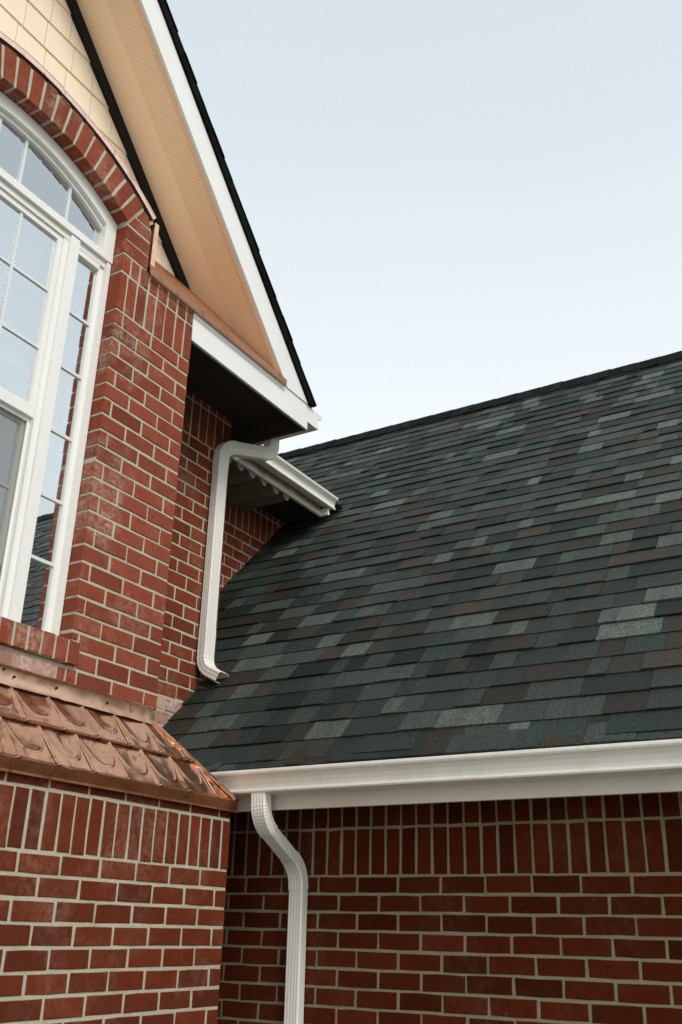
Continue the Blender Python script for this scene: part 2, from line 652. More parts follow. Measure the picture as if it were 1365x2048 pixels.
RI, RO, AZ = 1.303, 1.495, 2.233            # arch: inner and outer radius, height of the centre
TH = math.asin(0.684 / RI)                  # half angle of the arch
XL, XR = XC - 0.679, XC + 0.679             # window opening
XE = 3.433                                  # right end of the window front


def arc(r, a0, a1, k, cx=XC, cz=AZ):
    return [(cx + r * math.sin(a0 + (a1 - a0) * i / k), cz + r * math.cos(a0 + (a1 - a0) * i / k)) for i in range(k + 1)]


# --- window front (projects from the wall beside it)
mb = MB()
ym = Y1A + MD
for s in (1, -1):
    def fl(poly, s=s):
        return poly if s == 1 else mirror(poly)
    mb.prismY(fl([(XR + MD, GND), (XE - 0.004, GND), (XE - 0.004, 3.140), (XR + MD, 3.140)]), ym, Y1B + 0.05)
    mb.prismY(fl([(XR + MD, 3.140), (3.036, 3.140), (3.034, 3.40), (3.0, 3.48), (2.955, 3.492), (XR + MD, 3.345)]), ym, YS + 0.02)
mb.prismY(arc(RO - 0.008, -TH, TH, 40) + arc(RI + MD, TH, -TH, 40), ym, YS + 0.02)
mb.prismY([(XL - 0.05, GND), (XR + 0.05, GND), (XR + 0.05, 1.0), (XL - 0.05, 1.0)], ym + 0.001, Y1B)
core_a = mb.build('wall', 'mortar', house)
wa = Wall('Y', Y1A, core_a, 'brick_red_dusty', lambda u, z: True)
LA = [2.808, 2.721, 2.641, 2.553, 2.469, 2.385, 2.302, 2.217, 2.133, 2.051, 1.968, 1.885, 1.802, 1.716, 1.634, 1.552, 1.4705, 1.388, 1.309, 1.232, 1.153, 1.072, 0.992]
while LA[-1] > GND + 0.05:
    LA.append(LA[-1] - 0.0805)
for i in range(len(LA) - 1):
    z1, z0 = LA[i], LA[i + 1]
    ea = [3.027, 3.237] if i % 2 else [2.915, 3.130, 3.343]
    e0 = 2.903 if 19 < i < 22 else XR - 0.0105 / 2
    ed = [e0] + [x for x in ea if x > e0 + 0.03] + [XE + 0.0105 / 2]
    for a, b_ in zip(ed[:-1], ed[1:]):
        wa.rect(a, b_, z0, z1, d=0.09)
        wa.rect(2 * XC - b_, 2 * XC - a, z0, z1, d=0.09)
    if z1 < 1.0:
        for a, b_ in split_row(2 * XC - e0, e0, 2.70 if i % 2 else 2.80, 0.2075):
            wa.rect(a, b_, z0, z1)
sj = [XR - 0.005, 2.914, 2.987, 3.063, 3.133, 3.208, 3.292, 3.368, XE + 0.005]
rj = [XR - 0.005, 2.924, 2.993, 3.066, 3.137, 3.218, 3.296, 3.373, XE + 0.005]
for a, b_ in zip(sj[:-1], sj[1:]):
    wa.rect(a, b_, 2.808, 3.035, d=0.09)
    wa.rect(2 * XC - b_, 2 * XC - a, 2.808, 3.035, d=0.09)
for a, b_ in zip(rj[:-1], rj[1:]):
    wa.rect(a, b_, 3.035, 3.148, d=0.09)
    wa.rect(2 * XC - b_, 2 * XC - a, 3.035, 3.148, d=0.09)
for s in (1, -1):
    for z0, z1 in ((3.148, 3.236), (3.236, 3.327)):
        a, b_ = (XR - 0.005, 3.045) if s == 1 else (2 * XC - 3.045, XL + 0.005)
        wa.rect(a, b_, z0, z1, d=0.09)
    for poly in ([(2.866, 3.334), (3.036, 3.333), (3.030, 3.402), (2.905, 3.404)], [(2.916, 3.413), (3.026, 3.412), (3.0, 3.482), (2.962, 3.488)]):
        wa.poly(poly if s == 1 else mirror(poly))
nb = 19
dA = 2 * TH / nb
for k in range(nb):
    a = -TH + dA * (k + 0.5)
    w_ = 0.0335 + random.uniform(-0.0015, 0.0008)
    ca, sa = math.cos(a), math.sin(a)
    q = []
    wo = RO * dA / 2 - 0.0085 + random.uniform(-0.0015, 0.001)
    w_ = RI * dA / 2 - 0.0075 + random.uniform(-0.001, 0.001)
    for (t, r) in ((-w_, RI), (w_, RI), (wo, RO + random.uniform(-.004, .003)), (-wo, RO + random.uniform(-.004, .003))):
        q.append((XC + r * sa + t * ca, AZ + r * ca - t * sa))
    wa.poly(q, d=0.095)
# brick sill under the window
MB().box(2 * XC - 2.899, 2.899, Y1A - 0.017, Y1A + 0.10, 1.004, 1.1025).build('sill_mortar', 'mortar', house)
for k in range(20):
    a = 2.903 - 0.0735 * k
    if a - 0.0735 < 2 * XC - 2.905:
        break
    wa.rect(a - 0.0735, a, 0.998, 1.108, d=0.11, out=0.022)

wa.rect(XR - 0.005, 2.903, 1.108, 1.153, d=0.09)
wa.rect(2 * XC - 2.903, XL + 0.005, 1.108, 1.153, d=0.09)

# --- wall beside the window front, set back
mb = MB()
mb.box(XE, 4.525 - 0.005, Y1B + MD, Y1B + 0.25, GND, 3.16)
mb.box(4.525 - 0.25, 4.525 - 0.0055, Y1B + 0.25, Y1C + 0.1, GND, 3.16)
core_b = mb.build('wall', 'mortar', house)
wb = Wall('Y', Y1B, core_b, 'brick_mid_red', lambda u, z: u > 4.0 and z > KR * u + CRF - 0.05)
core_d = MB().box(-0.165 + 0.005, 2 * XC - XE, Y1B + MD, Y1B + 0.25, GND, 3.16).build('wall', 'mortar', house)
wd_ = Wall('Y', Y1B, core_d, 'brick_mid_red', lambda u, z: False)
LB = [2.818, 2.735, 2.652, 2.569, 2.486, 2.403, 2.320, 2.236, 2.152, 2.071, 1.987, 1.907, 1.818, 1.732, 1.647, 1.566, 1.488, 1.412, 1.333, 1.252]
while LB[-1] > GND + 0.05:
    LB.append(LB[-1] - 0.0805)
for i in range(len(LB) - 1):
    for a, b_ in split_row(XE, 4.53, 4.109 if (i - 10) % 2 == 0 else 4.202, 0.2035):
        wb.rect(a, b_, LB[i + 1], LB[i])
    for a, b_ in split_row(-0.165, 2 * XC - XE, 0.1 if i % 2 else 0.2, 0.2035):
        wd_.rect(a, b_, LB[i + 1], LB[i])
for a, b_ in split_row(XE, 4.53, 4.111, 0.0807):
    wb.rect(a, b_, 2.818, 3.064)
    wb.rect(a, b_, 3.064, 3.19)
for a, b_ in split_row(-0.165, 2 * XC - XE, 0.0, 0.0807):
    wd_.rect(a, b_, 2.818, 3.064)

# --- rear side wall under the small eave
mb = MB().box(4.45, 6.6, Y1C + MD, Y1C + 0.25, GND, 3.10)
core_c = mb.build('wall', 'mortar', house)
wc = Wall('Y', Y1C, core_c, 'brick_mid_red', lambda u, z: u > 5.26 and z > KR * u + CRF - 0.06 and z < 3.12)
LC = [2.803 - 0.0845 * i for i in range(26)]
for i in range(len(LC) - 1):
    for a, b_ in split_row(4.5, 6.6, 5.444 if i % 2 == 0 else 5.345, 0.205):
        if LC[i] > KR * a + CRF - 0.1:
            wc.rect(a, b_, LC[i + 1], LC[i])
for a, b_ in split_row(4.5, 6.6, 5.371, 0.0805):
    wc.rect(a, b_, 2.803, 3.03)
    wc.rect(a, b_, 3.03, 3.15)
wb.limed = [(4.0, 4.5, 1.03, 1.19)]
wa.limed = [(2.3, 2.70, 0.90, 1.0)]
finish_walls([wa, wb, wc, wd_], 300)

# --- gable siding
mb = MB()


def clipline(poly, c):                      # keep z + SL x <= c
    r = []
    for i in range(len(poly)):
        a, b_ = poly[i], poly[(i + 1) % len(poly)]
        da, db = a[1] + SL * a[0] - c, b_[1] + SL * b_[0] - c
        if da <= 0:
            r.append(a)
        if da * db < 0:
            t = da / (da - db)
            r.append((a[0] + (b_[0] - a[0]) * t, a[1] + (b_[1] - a[1]) * t))
    return r


CS = 7.627                                  # soffit: z + SL x = CS
apex = CS - SL * XC
zb = 3.55
xb = (CS - zb) / SL
mb.prismY([(2 * XC - xb, zb), (xb, zb), (XC, apex + 0.02)], YS + 0.012, YS + 0.1)
siding = mb.build('gable_siding', 'cream_siding', house)
joints = {0: [2.44, 2.60, 2.79, 2.98], 1: [2.297, 2.498, 2.652, 2.853, 3.03], 2: [2.324, 2.474, 2.679, 2.84], 3: [2.484, 2.63], -1: [2.95, 3.12, 3.28], -2: [3.2, 3.37], -3: [3.4, 3.58]}
for ci in range(-3, 6):
    z0 = 4.250 + 0.1945 * (ci - 1)
    z1 = z0 + 0.1945
    js = joints.get(ci, [])
    lo = js[0] if js else 2.3
    hi = js[-1] if js else 2.3
    left = []
    x = lo
    while x > 2 * XC - 3.9:
        x -= random.choice((0.15, 0.18, 0.2))
        left.append(x)
    right = []
    x = hi
    while x < 3.9:
        x += random.choice((0.15, 0.18, 0.2))
        right.append(x)
    ed = left[::-1] + (js if js else [2.3]) + right
    for a, b_ in zip(ed[:-1], ed[1:]):
        poly = clipline([(a + 0.0018, z0), (b_ - 0.0018, z0), (b_ - 0.0018, z1 + 0.01), (a + 0.0018, z1 + 0.01)], CS - 0.015)
        poly = [(2 * XC - x, z) for x, z in poly]
        poly = clipline(poly, CS - 0.015)
        poly = [(2 * XC - x, z) for x, z in poly]
        if len(poly) < 3:
            continue
        m2 = MB()
        k = len(poly)
        vs = [(x, YS + 0.012, z) for x, z in poly] + [(x, YS - 0.006 + 0.009 * (z - z0) / 0.205, z) for x, z in poly]
        m2.add(vs, [tuple(range(k, 2 * k))] + [(i, i + k, (i + 1) % k + k, (i + 1) % k) for i in range(k)])
        m2.build('siding_shingle', 'cream_siding', siding)

# --- black strip between siding and soffit, soffit, rake boards, roof edge, on both slopes
CB = 2.58 * 3.055                           # outer edge of the rake board
CT = CB + 0.078                             # top of the roof edge
zt = 3.135                                  # top of the eave return


def at_c(c, z):
    return (c - z) / SL, z


for s in (1, -1):
    def fl(poly, s=s):
        return poly if s == 1 else mirror(poly)
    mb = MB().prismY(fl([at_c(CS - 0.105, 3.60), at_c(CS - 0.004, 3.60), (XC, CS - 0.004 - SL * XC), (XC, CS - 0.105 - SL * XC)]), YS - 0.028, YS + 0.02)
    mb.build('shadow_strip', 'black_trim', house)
    # soffit
    a, b_ = at_c(CS, 3.15), (XC, CS - SL * XC)
    vs, fs, uv = [], [], []
    L = math.hypot(a[0] - b_[0], a[1] - b_[1])
    for (x, z), t in ((a, 0.0), (b_, L)):
        for y in (3.075, YS + 0.03):
            for up in (0.0, 0.012):
                X = x if s == 1 else 2 * XC - x
                vs.append((X, y, z + up))
                uv.append((t, y - 3.075))
    fs = [(0, 2, 6, 4), (1, 5, 7, 3), (0, 4, 5, 1), (2, 3, 7, 6), (0, 1, 3, 2), (4, 6, 7, 5)]
    aa = np.array(vs)
    oo = np.array([aa[:, 0].mean(), aa[:, 1].mean(), aa[:, 2].min()])
    me = mesh_of('soffit', aa - oo, fs, 'vented_soffit', uv=uv)
    link('soffit', me, (oo[0], oo[1], oo[2] + H), house)
    mb = MB().prismY(fl([at_c(CS - 0.012, 3.16), at_c(CS + 0.03, 3.16), (XC, CS + 0.03 - SL * XC), (XC, CS - 0.012 - SL * XC)]), 3.072, 3.092)
    mb.build('soffit_trim', 'peach_trim', house)
    mb = MB().prismY(fl([at_c(CS + 0.004, zt + 0.001), at_c(CB, zt + 0.001), (XC, CB - SL * XC), (XC, CS + 0.004 - SL * XC)]), 3.047, 3.0715)
    mb.build('rake_board', 'white_board', house)
    # roof slab with the black edge seen from below
    zr = 3.145
    mb = MB().prismY(fl([at_c(CB + 0.002, zr), at_c(CT, zr), (XC, CT - SL * XC), (XC, CB + 0.002 - SL * XC)]), 3.030, 8.2)
    roof1 = mb.build('roof', 'shingle_edge_black', house)
    ux, uz = 1 / math.hypot(1, SL), SL / math.hypot(1, SL)
    L = (4.66 - XC) * math.hypot(1, SL)
    x_, z_ = at_c(CT, zr)
    for k in range(int(L / 0.1485) + 1):
        d0, d1 = k * 0.1485 + random.uniform(-.006, .006), (k + 1) * 0.1485 + 0.03
        jit = random.uniform(-0.003, 0.003)
        q = []
        for d, h in ((d0, 0.0), (d1, 0.0), (d1, 0.001), (d0, 0.006)):
            q.append((x_ - d * ux + h * uz, z_ + d * uz + h * ux))
        q = [p for p in q]
        MB().prismY(fl(q), 3.022 + jit, 3.35).build('shingle', 'shingle_edge_black', roof1)

# --- eave return: white front board, side board, recessed brown soffit, copper cap
XF = 4.622
er = MB().box(XE + 0.001, XF, 3.055, 3.079, 2.957, zt).build('eave_return', 'white_board', house)
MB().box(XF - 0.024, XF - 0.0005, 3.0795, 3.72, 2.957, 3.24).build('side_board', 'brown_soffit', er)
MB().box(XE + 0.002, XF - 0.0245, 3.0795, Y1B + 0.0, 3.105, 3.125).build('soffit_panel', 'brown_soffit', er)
MB().box(XE + 0.002, XF - 0.001, 3.0715, 3.0785, 2.9505, 2.9568).build('drip_strip', 'brown_soffit', er)
er2 = MB().box(2 * XC - XF, 2 * XC - XE - 0.001, 3.055, 3.079, 2.957, zt).build('eave_return', 'white_board', house)
MB().box(2 * XC - XF + 0.0245, 2 * XC - XE - 0.002, 3.0795, Y1B, 3.105, 3.125).build('soffit_panel', 'brown_soffit', er2)


def copper_ledge(fl):
    mb = MB()
    # sloped sheet from the front lip up to the siding, cut off along the soffit
    x0 = 3.047
    q = [(x0, 3.040, 3.176), (4.335, 3.040, 3.176), (4.318, 3.2, 3.372), (3.80, YS + 0.01, 3.722), (x0, YS + 0.01, 3.722)]
    q = [(x0, 3.040, 3.176), ((CS - 3.176) / SL + 0.03, 3.040, 3.176), ((CS - 3.722) / SL + 0.03, YS + 0.01, 3.722), (x0, YS + 0.01, 3.722)]
    vs = q + [(x, y, z - 0.004) for x, y, z in q]
    if fl:
        vs = [(2 * XC - x, y, z) for x, y, z in vs]
    mb.add(vs, [(0, 1, 2, 3), (7, 6, 5, 4), (0, 4, 5, 1), (1, 5, 6, 2), (2, 6, 7, 3), (3, 7, 4, 0)])
    o = mb.build('copper_ledge', 'copper_orange', house)
    a, b_ = (x0, 4.342) if not fl else (2 * XC - 4.342, 2 * XC - x0)
    mb = MB()
    mb.prismX([(3.0385, 3.138), (3.042, 3.138), (3.044, 3.174), (3.0385, 3.176)], a, b_)
    mb.prismX([(3.030, 3.120), (3.040, 3.124), (3.040, 3.129), (3.031, 3.126)], a, b_)
    mb.build('flashing', 'copper_trim', o)
    a, b_ = (3.0465, 3.078) if not fl else (2 * XC - 3.078, 2 * XC - 3.0465)
    MB().box(a, b_, 3.043, 3.046, 3.195, 3.470).build('flashing', 'copper_flashing', o)
    a, b_ = (3.052, 3.056) if not fl else (2 * XC - 3.056, 2 * XC - 3.052)
    MB().box(a, b_, 3.0465, YS, 3.16, 3.47).build('flashing', 'copper_flashing', o)


copper_ledge(False)
copper_ledge(True)
# copper flashing over the arch, in overlapping strips
segs = [(-0.62, -0.36), (-0.37, -0.10), (-0.115, 0.09), (0.08, 0.27), (0.26, 0.45), (0.44, 0.60)]
for k, (a0, a1) in enumerate(segs):
    ro = RO + 0.040 - 0.004 * (k % 2)
    lift = 0.001 * (k % 3)
    mb = MB()
    mb.prismY(arc(ro, a0, a1, 8) + arc(RO + 0.007, a1, a0, 8), 3.043 - lift, 3.047 - lift)
    mb.prismY(arc(ro + 0.004, a0, a1, 8) + arc(ro, a1, a0, 8), 3.0415 - lift, YS)
    mb.build('arch_flashing', 'copper_pink', house)

MB().prismY(arc(RO + 0.012, -0.6, 0.6, 40) + arc(RO - 0.006, 0.6, -0.6, 40), 3.0475, YS).build('arch_gap', 'black_trim', house)

# --- the arched window
YF = 3.122                                  # front of the frame
win = MB()
win.prismY(arc(RI - 0.004, -TH, TH, 40) + arc(1.226, TH, -TH, 40), YF, 3.24)
window = win.build('window', 'white_vinyl', house)
o_ = MB().prismY(arc(1.2255, -TH, TH, 40) + arc(1.203, TH, -TH, 40), YF + 0.022, 3.235).build('arch_stop', 'white_vinyl', window)
for s in (1, -1):
    def bx(x0, x1, *a, s=s):
        return MB().box(*((x0, x1) if s == 1 else (2 * XC - x1, 2 * XC - x0)), *a)
    bx(2.785, XR - 0.001, YF + 0.001, 3.24, 3.139, 3.335).build('jamb', 'white_vinyl', window)
    j = MB()
    for (x0, x1, y0) in ((2.830, XR - 0.003, YF + 0.004), (2.798, 2.830, YF + 0.031)):
        a, b_ = (x0, x1) if s == 1 else (2 * XC - x1, 2 * XC - x0)
        j.box(a, b_, y0, 3.24, 1.118, 3.092)
    j.build('jamb', 'white_vinyl', window)
    j = MB()
    for (x0, x1, y0) in ((2.583, 2.642, YF + 0.006), (2.553, 2.583, YF + 0.022)):
        a, b_ = (x0, x1) if s == 1 else (2 * XC - x1, 2 * XC - x0)
        j.box(a, b_, y0, 3.24, 1.118, 3.092)
    j.build('mullion', 'white_vinyl', window)
    # side light
    bx(2.6425, 2.7975, YF + 0.020, 3.235, 3.030, 3.062).build('head', 'white_vinyl', window)
    bx(2.6425, 2.7975, YF + 0.020, 3.235, 1.118, 1.142).build('sill', 'white_vinyl', window)
    a, b_ = (2.6425, 2.7975) if s == 1 else (2 * XC - 2.7975, 2 * XC - 2.6425)
    MB().sheet([(a, 1.1425), (b_, 1.1425), (b_, 3.0295), (a, 3.0295)], 3.165).build('pane', 'sash_glass', window)
    for zz in (2.706, 2.402, 2.066, 1.744, 1.448):
        bx(2.6425, 2.7975, 3.157, 3.1645, zz - 0.0075, zz + 0.0075).build('muntin', 'pale_bar', window)
MB().box(XL, XR, YF + 0.0, 3.24, 3.098, 3.1385).build('transom', 'white_vinyl', window)
MB().box(XL + 0.03, XR - 0.03, YF + 0.018, 3.24, 3.0625, 3.0975).build('head', 'white_vinyl', window)
# arched pane with its two bars each side
poly = arc(1.206, -TH + 0.02, TH - 0.02, 36)
MB().sheet((poly + [(2.786, 3.1395), (2 * XC - 2.786, 3.1395)])[::-1], 3.165).build('pane', 'coated_glass', window)
for x in (2.260, 2.556, 2 * XC - 2.260, 2 * XC - 2.556):
    top = AZ + math.sqrt(1.208 ** 2 - (x - XC) ** 2)
    MB().box(x - 0.0075, x + 0.0075, 3.157, 3.1645, 3.139, top - 0.004).build('muntin', 'pale_bar', window)
# sashes: the upper fixed, the lower pushed a quarter of the way up
ML, MR = 2 * XC - 2.5525, 2.5525


def sash(z0, z1, yf, yb, mname, bars, rail_b):
    mb = MB()
    mb.box(ML, ML + 0.03, yf, yb, z0, z1)
    mb.box(MR - 0.03, MR, yf, yb, z0, z1)
    mb.box(ML + 0.03, MR - 0.03, yf + 0.0005, yb, z1 - 0.03, z1)
    mb.box(ML + 0.03, MR - 0.03, yf - 0.002, yb, z0, z0 + rail_b)
    mb.build('sash', 'white_vinyl', window)
    yg = (yf + yb) / 2
    MB().sheet([(ML + 0.03, z0 + rail_b), (MR - 0.03, z0 + rail_b), (MR - 0.03, z1 - 0.03), (ML + 0.03, z1 - 0.03)], yg).build('pane', 'sash_glass', window)
    for x in (ML + (MR - ML) / 3, ML + 2 * (MR - ML) / 3):
        MB().box(x - 0.0075, x + 0.0075, yg - 0.008, yg - 0.0006, z0 + rail_b, z1 - 0.03).build('muntin', 'pale_bar', window)
    for zz in bars:
        MB().box(ML + 0.03, MR - 0.03, yg - 0.0075, yg - 0.0008, zz - 0.0075, zz + 0.0075).build('muntin', 'pale_bar', window)


sash(2.064, 3.0615, 3.150, 3.180, 'upper', (2.735, 2.42), 0.058)
sash(1.365, 2.31, 3.183, 3.213, 'lower', (1.72, 2.04), 0.06)
MB().box(ML, MR, YF + 0.03, 3.24, 1.118, 1.142).build('sill', 'white_vinyl', window)
# insect screen outside the lower half
MB().sheet([(ML + 0.012, 1.142), (MR - 0.012, 1.142), (MR - 0.012, 2.062), (ML + 0.012, 2.062)], 3.172).build('insect_screen', 'screen_mesh', window)
mb = MB()
for a, b_, c_, d_ in ((ML, ML + 0.014, 1.142, 2.063), (MR - 0.014, MR, 1.142, 2.063)):
    mb.box(a, b_, 3.168, 3.176, c_, d_)
mb.box(ML + 0.014, MR - 0.014, 3.168, 3.176, 2.045, 2.063)
mb.build('screen_frame', 'white_vinyl', window)
# room behind the window
mb = MB()
mb.box(1.0, 3.4, 5.4, 5.45, 0.2, 4.3)
mb.box(1.0, 1.05, 3.50, 5.4, 0.2, 4.3)
mb.box(3.35, 3.4, 3.50, 5.4, 0.2, 4.3)
mb.box(1.0, 3.4, 3.30, 5.4, 0.15, 0.2)
mb.box(1.0, 3.4, 3.60, 5.4, 4.3, 4.35)
mb.build('room', 'room_wall', house)
# rear walls and roof of the house
mb = MB()
mb.box(-0.16, 4.5, 8.0, 8.2, GND, 3.2)
mb.box(-0.165, 0.05, Y1B + 0.25, 8.0, GND, 3.15)
mb.box(4.3, 4.5195, Y1C + 0.1, 8.0, GND, 3.15)
mb.build('rear_wall', 'mortar', house)
# --- small eave over the rear side wall
ZG = 3.0
MB().box(XF + 0.002, 5.905, 3.745, 3.768, 2.975, 3.14).build('fascia', 'stained_fascia', house)
mb = MB()
mb.prismX([(3.70, 3.135), (Y1C + 2.0, 3.135 + 0.45 * 2.5), (Y1C + 2.0, 3.10 + 0.45 * 2.5), (3.70, 3.10)][::-1], XF + 0.01, 6.35)
mb.build('roof', 'shingle_edge_black', house)
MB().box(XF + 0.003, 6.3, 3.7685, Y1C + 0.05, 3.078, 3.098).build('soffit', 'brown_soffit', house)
for k, x in enumerate((4.765, 4.906, 5.047, 5.19, 5.35, 5.49)):
    mb = MB()
    ribs = k % 2 == 0
    ny, na = (34 if ribs else 2), 12
    vs, fs = [], []
    y0, y1 = 3.80, Y1C - 0.002
    for iy in range(ny + 1):
        y = y0 + (y1 - y0) * iy / ny
        rr = 0.058 + (0.004 if ribs and iy % 2 else 0.0)
        for ia in range(na + 1):
            t = math.pi * ia / na
            vs.append((x - rr * math.cos(t) + 0.012 * math.sin(t), y, 3.078 - 2.1 * rr * math.sin(t)))
    for iy in range(ny):
        for ia in range(na):
            a = iy * (na + 1) + ia
            fs.append((a, a + 1, a + na + 2, a + na + 1))
    mb.add(vs, fs)
    ch = mb.build('soffit_channel', 'tan_channel', house, smooth=not ribs)
    pts = [(x - 0.057 * math.cos(math.pi * i / 12) + 0.012 * math.sin(math.pi * i / 12), 3.078 - 2.1 * 0.057 * math.sin(math.pi * i / 12)) for i in range(13)]
    MB().prismY(pts, y0 - 0.004, y0 - 0.001).build('end_cap', 'white_vinyl', ch)  # white cap paints in the light caught by the channel's front end

# ================================================================== brick bay with the copper roof
bay = empty('brick_bay', (XC, Y0, GND), 'lower brick bay with soldier course under a copper tiled roof', 'bay')
XB = 3.733
mb = MB().box(2 * XC - XB + 0.006, XB - 0.006, Y0 + MD, Y1A + 0.01, GND, 0.50)
core0 = mb.build('wall', 'mortar', bay)
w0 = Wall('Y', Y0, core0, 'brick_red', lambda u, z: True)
z = 0.232
i = 0
while z > GND + 0.02:
    for a, b_ in split_row(2 * XC - XB, XB + 0.004, 2.516 if i % 2 == 0 else 2.624, 0.2048):
        w0.rect(a, b_, z - 0.0782, z, d=0.08, j=0.0135)
    z -= 0.0782
    i += 1
for a, b_ in split_row(2 * XC - XB, XB + 0.004, 2.456, 0.0759):
    w0.rect(a, b_, 0.232, 0.449, d=0.08)
for a, b_ in split_row(2 * XC - XB, XB + 0.004, 2.409, 0.206):
    w0.rect(a, b_, 0.449, 0.524, d=0.08)
finish_walls([w0], 300)

# copper roof: y-z slope from the wall down to the eave
YE, ZE, YT, ZT = 2.782, 0.529, 3.047, 0.853
LS = math.hypot(YT - YE, ZT - ZE)
dy, dz = (YT - YE) / LS, (ZT - ZE) / LS
ny_, nz_ = -dz, dy                          # outward normal of the slope
XT = 3.425                                  # hip top
XH = 3.742                                  # hip foot
mb = MB()
o1 = [(2 * XC - XH, YE, ZE), (XH, YE, ZE), (XT, YT, ZT), (2 * XC - XT, YT, ZT)]
mb.add([(x, y + 0.006, z - 0.006) for x, y, z in o1] + [(x, y + 0.02, z - 0.02) for x, y, z in o1],
       [(0, 1, 2, 3), (7, 6, 5, 4), (0, 4, 5, 1), (1, 5, 6, 2), (2, 6, 7, 3), (3, 7, 4, 0)])
for s in (1, -1):
    def fx(x, s=s):
        return x if s == 1 else 2 * XC - x
    mb.add([(fx(XH), YE, ZE - 0.004), (fx(XH), Y1B, ZE - 0.004), (fx(XT), Y1B, ZT - 0.004), (fx(XT), YT, ZT - 0.004)], [(0, 1, 2, 3)])
cop = mb.build('copper_roof', 'copper', bay)
# drip edge
mb = MB()
mb.prismX([(2.775, 0.531), (2.779, 0.535), (2.783, 0.53), (2.783, 0.486), (2.775, 0.482), (2.779, 0.492)], 2 * XC - XH, XH)
mb.build('drip_edge', 'copper_edge', cop)
mb = MB().box(XH - 0.001, XH + 0.003, 2.777, 3.3, 0.484, 0.532)
mb.build('drip_edge', 'copper_edge', cop)


def tile(w, l, rnd):
    """pressed copper tile: rolled edge, hem, shallow dished middle with a tongue-shaped ridge"""
    nu, nv = 40, 44
    vs, fs = [], []
    b1, b2, b3 = rnd.uniform(-.0022, .0022), rnd.uniform(-.003, .003), rnd.uniform(0.24, 0.32)
    p1, p2 = rnd.uniform(0, 6), rnd.uniform(0, 6)
    for iv in range(nv + 1):
        v = l * iv / nv
        for iu in range(nu + 1):
            u = w * iu / nu
            x, y = (u / w - 0.52) * 2, v / l
            h = 0.0085 * math.exp(-((u - 0.006) / 0.006) ** 2)
            h += 0.003 * math.exp(-((u - w + 0.004) / 0.006) ** 2)
            h += 0.006 * math.exp(-(v / 0.010) ** 2)
            h += b1 * math.sin(4.5 * x + p1) * math.sin(3.0 * y + p2) + b2 * math.sin(math.pi * y) * (0.5 + 0.5 * x)
            yy = b3 + 0.60 * abs((x - 0.06) / 0.86) ** 3.2
            dd = (y - yy) * l / math.hypot(1.0, 0.60 * 3.2 / 0.86 * abs((x - 0.06) / 0.86) ** 2.2 * 2 * l / w)
            h += 0.0024 * math.exp(-(dd / 0.0042) ** 2) * math.exp(-max(0.0, y - 0.80) * 12)
            if y > yy:
                h -= 0.0028 * min(1.0, (y - yy) * 3.0) * max(0.0, 1 - abs(x)) * min(1.0, max(0.0, (1.05 - y)) * 4)
            vs.append((u, v * dy + h * ny_, v * dz + h * nz_))
    for iv in range(nv):
        for iu in range(nu):
            a = iv * (nu + 1) + iu
            fs.append((a, a + 1, a + nu + 2, a + nu + 1))
    k = len(vs)
    for iu in range(nu + 1):
        x, y, zz = vs[iu]
        vs.append((x, y - ny_ * 0.010, zz - nz_ * 0.010))
    for iu in range(nu):
        fs.append((iu + 1, iu, k + iu, k + iu + 1))
    return vs, fs


TP = 0.1928
hl = LS / 2 + 0.004
TILES = []
for k in range(7):
    tv, tf = tile(TP + 0.004, hl, random)
    TILES.append((tv, tf, mesh_of('copper_shingle', tv, tf, 'copper', smooth=True)))


def put_tiles(x_first, row):
    v0 = 0.0 if row == 0 else LS / 2 - 0.004
    k = -12
    while k < 12:
        x = x_first + TP * k
        k += 1
        tv, tf, tile_me = TILES[(k * 3 + row * 2) % 7]
        frac = v0 / LS
        xr_ = XH + (XT - XH) * (v0 / LS) - 0.012
        xr_t = XH + (XT - XH) * ((v0 + hl) / LS) - 0.012
        xl_, xl_t = 2 * XC - xr_, 2 * XC - xr_t
        if x + TP < xl_ + 0.03 or x > xr_ - 0.03:
            continue
        oy, oz = YE + v0 * dy + ny_ * (0.003 + 0.006 * row), ZE + v0 * dz + nz_ * (0.003 + 0.006 * row)
        if x > xl_t and x + TP < xr_t:
            link('copper_shingle', tile_me, (x, oy, oz + H), cop)
        else:                               # cut along the hip: squeeze the tile to the hip line
            vs2 = []
            for (a, b_, c_) in tv:
                t = max(0.0, min(1.0, (b_ * dy + c_ * dz) / hl))
                hr = xr_ + (xr_t - xr_) * t
                hl_ = xl_ + (xl_t - xl_) * t
                X = min(max(x + a, hl_), hr)
                vs2.append((X - x, b_, c_))
            link('copper_shingle', mesh_of('copper_shingle', vs2, tf, 'copper', smooth=True), (x, oy, oz + H), cop)


put_tiles(2.424, 0)
put_tiles(2.549, 1)
# hip strips and top flashing with its nails
for s in (1, -1):
    def fx(x, s=s):
        return x if s == 1 else 2 * XC - x
    mb = MB()
    a = np.array((XH + 0.004, YE - 0.002, ZE + 0.004))
    b_ = np.array((XT + 0.002, YT, ZT + 0.004))
    pr = [(-0.030, 0.004), (-0.026, 0.012), (-0.006, 0.013), (0.004, 0.008), (0.006, -0.006), (-0.012, -0.004)]
    vs = []
    for c_ in (a, b_):
        for du, dn in pr:
            vs.append((fx(c_[0] + du), c_[1] + dn * ny_, c_[2] + dn * nz_))
    k = len(pr)
    mb.add(vs, [(i, (i + 1) % k, (i + 1) % k + k, i + k) for i in range(k)] + [tuple(range(k)), tuple(range(2 * k - 1, k - 1, -1))])
    mb.build('hip_strip', 'copper', cop)
mb = MB()
nx = 60
rnd = random.Random(3)
vs = []
prof = [(3.0375, 0.922), (3.0405, 0.926), (3.041, 0.905), (3.037, 0.872), (3.020, 0.846), (3.017, 0.842)]
